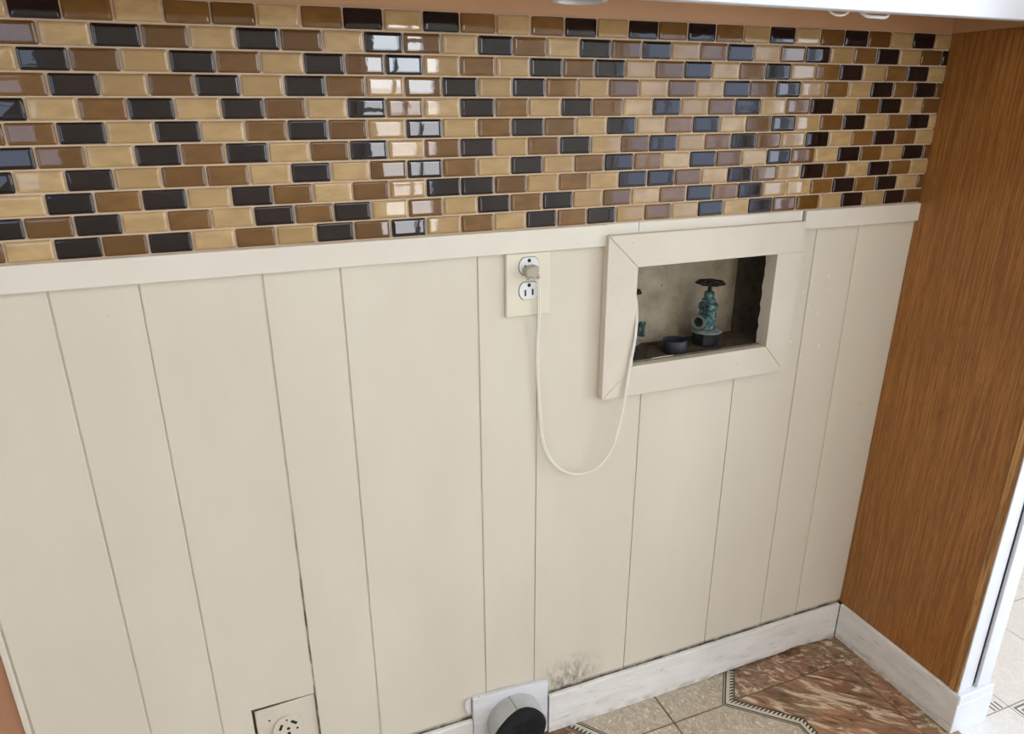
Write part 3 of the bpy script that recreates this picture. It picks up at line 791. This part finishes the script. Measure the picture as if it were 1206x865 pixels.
# loose wires on the floor of the box
t = MB().tube([(1.150, VF + 0.0022, -0.018), (1.19, VF + 0.0026, -0.012), (1.24, VF + 0.0022, -0.0145), (1.285, VF + 0.0030, -0.020), (1.315, VF + 0.0022, -0.022), (1.352, VF + 0.0030, -0.020), (1.372, VF + 0.0025, -0.032)], 0.0016, 8)
tag(t.build('dark_wire', M['wire'], None, True), 'dark loose wire lying along the floor of the valve box', 'wire')
t = MB().tube([(1.185, VF + 0.0014, -0.026), (1.198, VF + 0.0052, -0.0400), (1.214, VF + 0.0090, -0.0650), (1.250, VF + 0.0020, -0.085)], 0.0014, 8)
tag(t.build('bent_wire', M['wire'], None, True), 'bent dark wire behind the drain pipe in the valve box', 'wire')
t = MB().tube([(1.186, VF + 0.0014, -0.0045), (1.21, VF + 0.0017, -0.0052), (1.232, VF + 0.0015, -0.0048)], 0.0012, 8)
for v in t.bm.verts: v.co.z += 0.0036
tag(t.build('wood_splinter', M['floor_beige'], None, True), 'pale splinter lying at the front edge of the valve box floor', 'splinter')

# ------------------------------------------------------------------ wall outlet with a plugged-in cord
ou = empty('wall_outlet', 0.9365, -0.444, 0.0, 'almond duplex outlet plate with white sockets on the boards', 'outlet')
PX0, PX1, PU0, PU1 = 0.8985, 0.9750, -0.4440, -0.3402
def plate_mesh():
    t = MB(); t.prism([(PX0, PU0), (PX1, PU0), (PX1, PU1), (PX0, PU1)], 0.0, 0.0062, 0.0014); return t
plate_mesh().build('face_plate', M['almond'], ou)
def socket(u, n_sl=True):
    x = 0.9375; pts = []
    for k in range(28):
        a = 2 * math.pi * k / 28; px, pu = 0.0172 * math.cos(a), 0.0172 * math.sin(a)
        pts.append((x + px, u + max(-0.0142, min(0.0142, pu))))
    ring = [(x + (p[0] - x) * 1.05, u + (p[1] - u) * 1.05) for p in pts]
    s = MB().prism(pts, 0.0060, 0.0080, 0.0003).build('socket', M['white_plastic'], ou)
    MB().prism(ring, 0.0058, 0.0064).build('socket_rim', M['slot'], s)
    MB().lathe((x, u + 0.0092, 0.0079), (0, 0, 1), [(0.0030, 0), (0.0030, 0.0004)], 14).build('ground_hole', M['slot'], s)
    MB().box(x - 0.0080, x - 0.0052, u - 0.0085, u + 0.0020, 0.0078, 0.0083).build('slot', M['slot'], s)
    MB().box(x + 0.0048, x + 0.0078, u - 0.0075, u + 0.0025, 0.0078, 0.0083).build('slot', M['slot'], s)
socket(-0.3615); socket(-0.4015)
MB().lathe((0.9370, -0.3815, 0.0061), (0, 0, 1), [(0.0032, 0), (0.0030, 0.0010), (0.0, 0.0013)], 16).build('screw', M['screw'], ou, True)

pc = empty('power_cord', 1.03, -0.752, 0.01, 'ivory two-wire cord hanging in a loop from outlet into the valve box', 'cord')
pl = MB().prism([(0.9270, -0.3760), (0.9420, -0.3800), (0.9480, -0.3740), (0.9500, -0.3620), (0.9450, -0.3580), (0.9290, -0.3600), (0.9250, -0.3660)], 0.0098, 0.0225, 0.0022).build('plug', M['plug'], pc, True)
MB().box(0.9310, 0.9332, -0.3680, -0.3620, 0.0084, 0.0100).build('prong', M['screw'], pl)
MB().box(0.9425, 0.9445, -0.3680, -0.3620, 0.0084, 0.0100).build('prong', M['screw'], pl)
MB().lathe((0.9440, -0.3700, 0.0165), (0.55, -0.85, 0.0), [(0.0048, 0), (0.0042, 0.006), (0.0030, 0.012)], 14).build('strain_relief', M['plug'], pl, True)
path = [(0.9468, -0.3755, 0.0165), (0.9505, -0.388, 0.0150), (0.9525, -0.405, 0.0135), (0.9540, -0.441, 0.0115), (0.9535, -0.500, 0.0075), (0.9555, -0.560, 0.0065), (0.9600, -0.625, 0.0065), (0.9655, -0.676, 0.008),
        (0.9795, -0.713, 0.011), (1.0010, -0.737, 0.013), (1.0264, -0.7500, 0.0145), (1.0540, -0.7510, 0.016), (1.0780, -0.7395, 0.0175), (1.0970, -0.7130, 0.0190), (1.1090, -0.672, 0.0205),
        (1.1185, -0.6150, 0.0215), (1.1255, -0.552, 0.0215), (1.1330, -0.503, 0.0205), (1.1365, -0.4550, 0.0150), (1.1375, -0.4210, -0.002), (1.1300, -0.4060, -0.030)]
for s in (-1, 1):
    MB().tube([(x + s * 0.00135, u + s * 0.0004, d) for x, u, d in path], 0.00142, 8, 6).build('wire', M['cord'], pc, True)

# ------------------------------------------------------------------ recessed dryer socket near the floor
ds_ = empty('dryer_socket', 0.4815, -1.205, -0.01, 'recessed round dryer socket in a square beige plate low on the wall', 'outlet')
MB().prism([(DRY[0] + 0.0046, DRY[2] + 0.001), (DRY[1] - 0.0008, DRY[2] + 0.001), (DRY[1] - 0.0008, DRY[3] - 0.0060), (DRY[0] + 0.0046, DRY[3] - 0.0105)], -0.0068, -0.0048, 0.0005).build('face_plate', M['frame'], ds_)
SX, SU = 0.4835, -1.1545
MB().lathe((SX, SU, -0.0050), (0, 0, 1), [(0.0288, 0), (0.0288, 0.0006), (0.0268, 0.0007), (0.0268, 0.0002)], 40, None, True).build('socket_rim', M['frame'], ds_, True)
sk = MB().lathe((SX, SU, -0.0050), (0, 0, 1), [(0.0262, 0), (0.0262, 0.0028), (0.0252, 0.0036), (0.0, 0.0036)], 40).build('socket', M['frame'], ds_, True)
def slot(x, u, w, h, ang):
    c, s = math.cos(ang), math.sin(ang)
    return MB().prism([(x + c * a - s * b, u + s * a + c * b) for a, b in ((-w / 2, -h / 2), (w / 2, -h / 2), (w / 2, h / 2), (-w / 2, h / 2))], -0.0018, -0.0010)
slot(SX - 0.0120, SU + 0.0065, 0.0046, 0.0120, -0.42).build('slot', M['slot'], sk)
slot(SX + 0.0105, SU + 0.0110, 0.0052, 0.0120, 0.85).build('slot', M['slot'], sk)
slot(SX, SU - 0.0140, 0.0052, 0.0120, 0.0).build('slot', M['slot'], sk)
for x, u, rr in ((0.0, 0.0000, 0.0030), (0.0150, -0.0040, 0.0022), (-0.0010, 0.0195, 0.0018)):
    MB().lathe((SX + x, SU + u, -0.0018), (0, 0, 1), [(rr, 0), (rr, 0.0007)], 14).build('screw_hole', M['slot'], sk)
MB().lathe((0.4545, -1.1285, -0.0050), (0, 0, 1), [(0.0019, 0), (0.0019, 0.0005)], 14).build('screw_hole', M['slot'], ds_)

# ------------------------------------------------------------------ dryer vent
dv = empty('dryer_vent', 0.905, -1.352, 0.0, 'round grey metal dryer vent in a square white plate at the floor', 'vent')
r = random.Random(21)
MB().prism([(0.8215, -1.352), (0.9835, -1.352), (0.9830, -1.2210), (0.9640, -1.2150), (0.9000, -1.2090), (0.8600, -1.2070), (0.8225, -1.2065)], 0.0003, 0.0100, 0.0012).build('wall_plate', M['vent_white'], dv)
MB().prism([(0.8085, -1.2120), (0.8195, -1.2060), (0.8200, -1.2420), (0.8120, -1.2440), (0.8070, -1.2260)], 0.0003, 0.0055, 0.0010).build('plaster_patch', M['vent_white'], dv)
VX, VU = 0.9065, -1.2810
n = 40
def duct():
    t = bmesh.new(); rr = random.Random(4); rings = []
    for rad, d in ((0.0565, 0.0102), (0.0565, 0.0300), (0.0562, 0.0480), (0.0548, 0.0484), (0.0545, 0.0300), (0.0545, 0.0104)):
        ring = []
        for i in range(n):
            a = 2 * math.pi * i / n
            dd = d + (0.0035 * math.sin(3 * a + 0.6) if d > 0.04 else 0)
            ring.append(t.verts.new(W(VX + rad * math.cos(a), VU + rad * math.sin(a), dd)))
        rings.append(ring)
    for A, B in zip(rings, rings[1:]):
        for i in range(n): t.faces.new([A[i], A[(i + 1) % n], B[(i + 1) % n], B[i]])
    t.faces.new(rings[-1]); mm = MB(); mm._take(t); return mm
du = duct().build('duct', M['galv'], dv, True)
MB().tube([(VX - 0.010, VU + 0.0562, 0.0104), (VX - 0.006, VU + 0.0565, 0.047)], 0.0010, 6, 1).build('seam', M['screw'], du)
def rag():
    t = bmesh.new(); rr = random.Random(12); rings = []
    prof = [(0.0535, 0.020), (0.0538, 0.040), (0.0545, 0.0485), (0.0500, 0.0540), (0.0380, 0.0560), (0.0220, 0.0470), (0.0080, 0.0450)]
    for j, (rad, d) in enumerate(prof):
        ring = []
        for i in range(n):
            a = 2 * math.pi * i / n
            k = (0.0 if j < 2 else 0.0020 * math.sin(3 * a + 0.7 * j) + 0.0012 * math.sin(7 * a + j) + rr.uniform(-0.0004, 0.0004))
            ring.append(t.verts.new(W(VX + rad * math.cos(a), VU + rad * math.sin(a), d + k)))
        rings.append(ring)
    for A, B in zip(rings, rings[1:]):
        for i in range(n): t.faces.new([A[i], A[(i + 1) % n], B[(i + 1) % n], B[i]])
    t.faces.new(rings[-1]); t.faces.new(rings[0][::-1]); mm = MB(); mm._take(t); return mm
st = rag().build('black_stuffing', M['black_flap'], None, True)
tag(st, 'crumpled black cloth stuffed into the dryer vent opening', 'cloth')
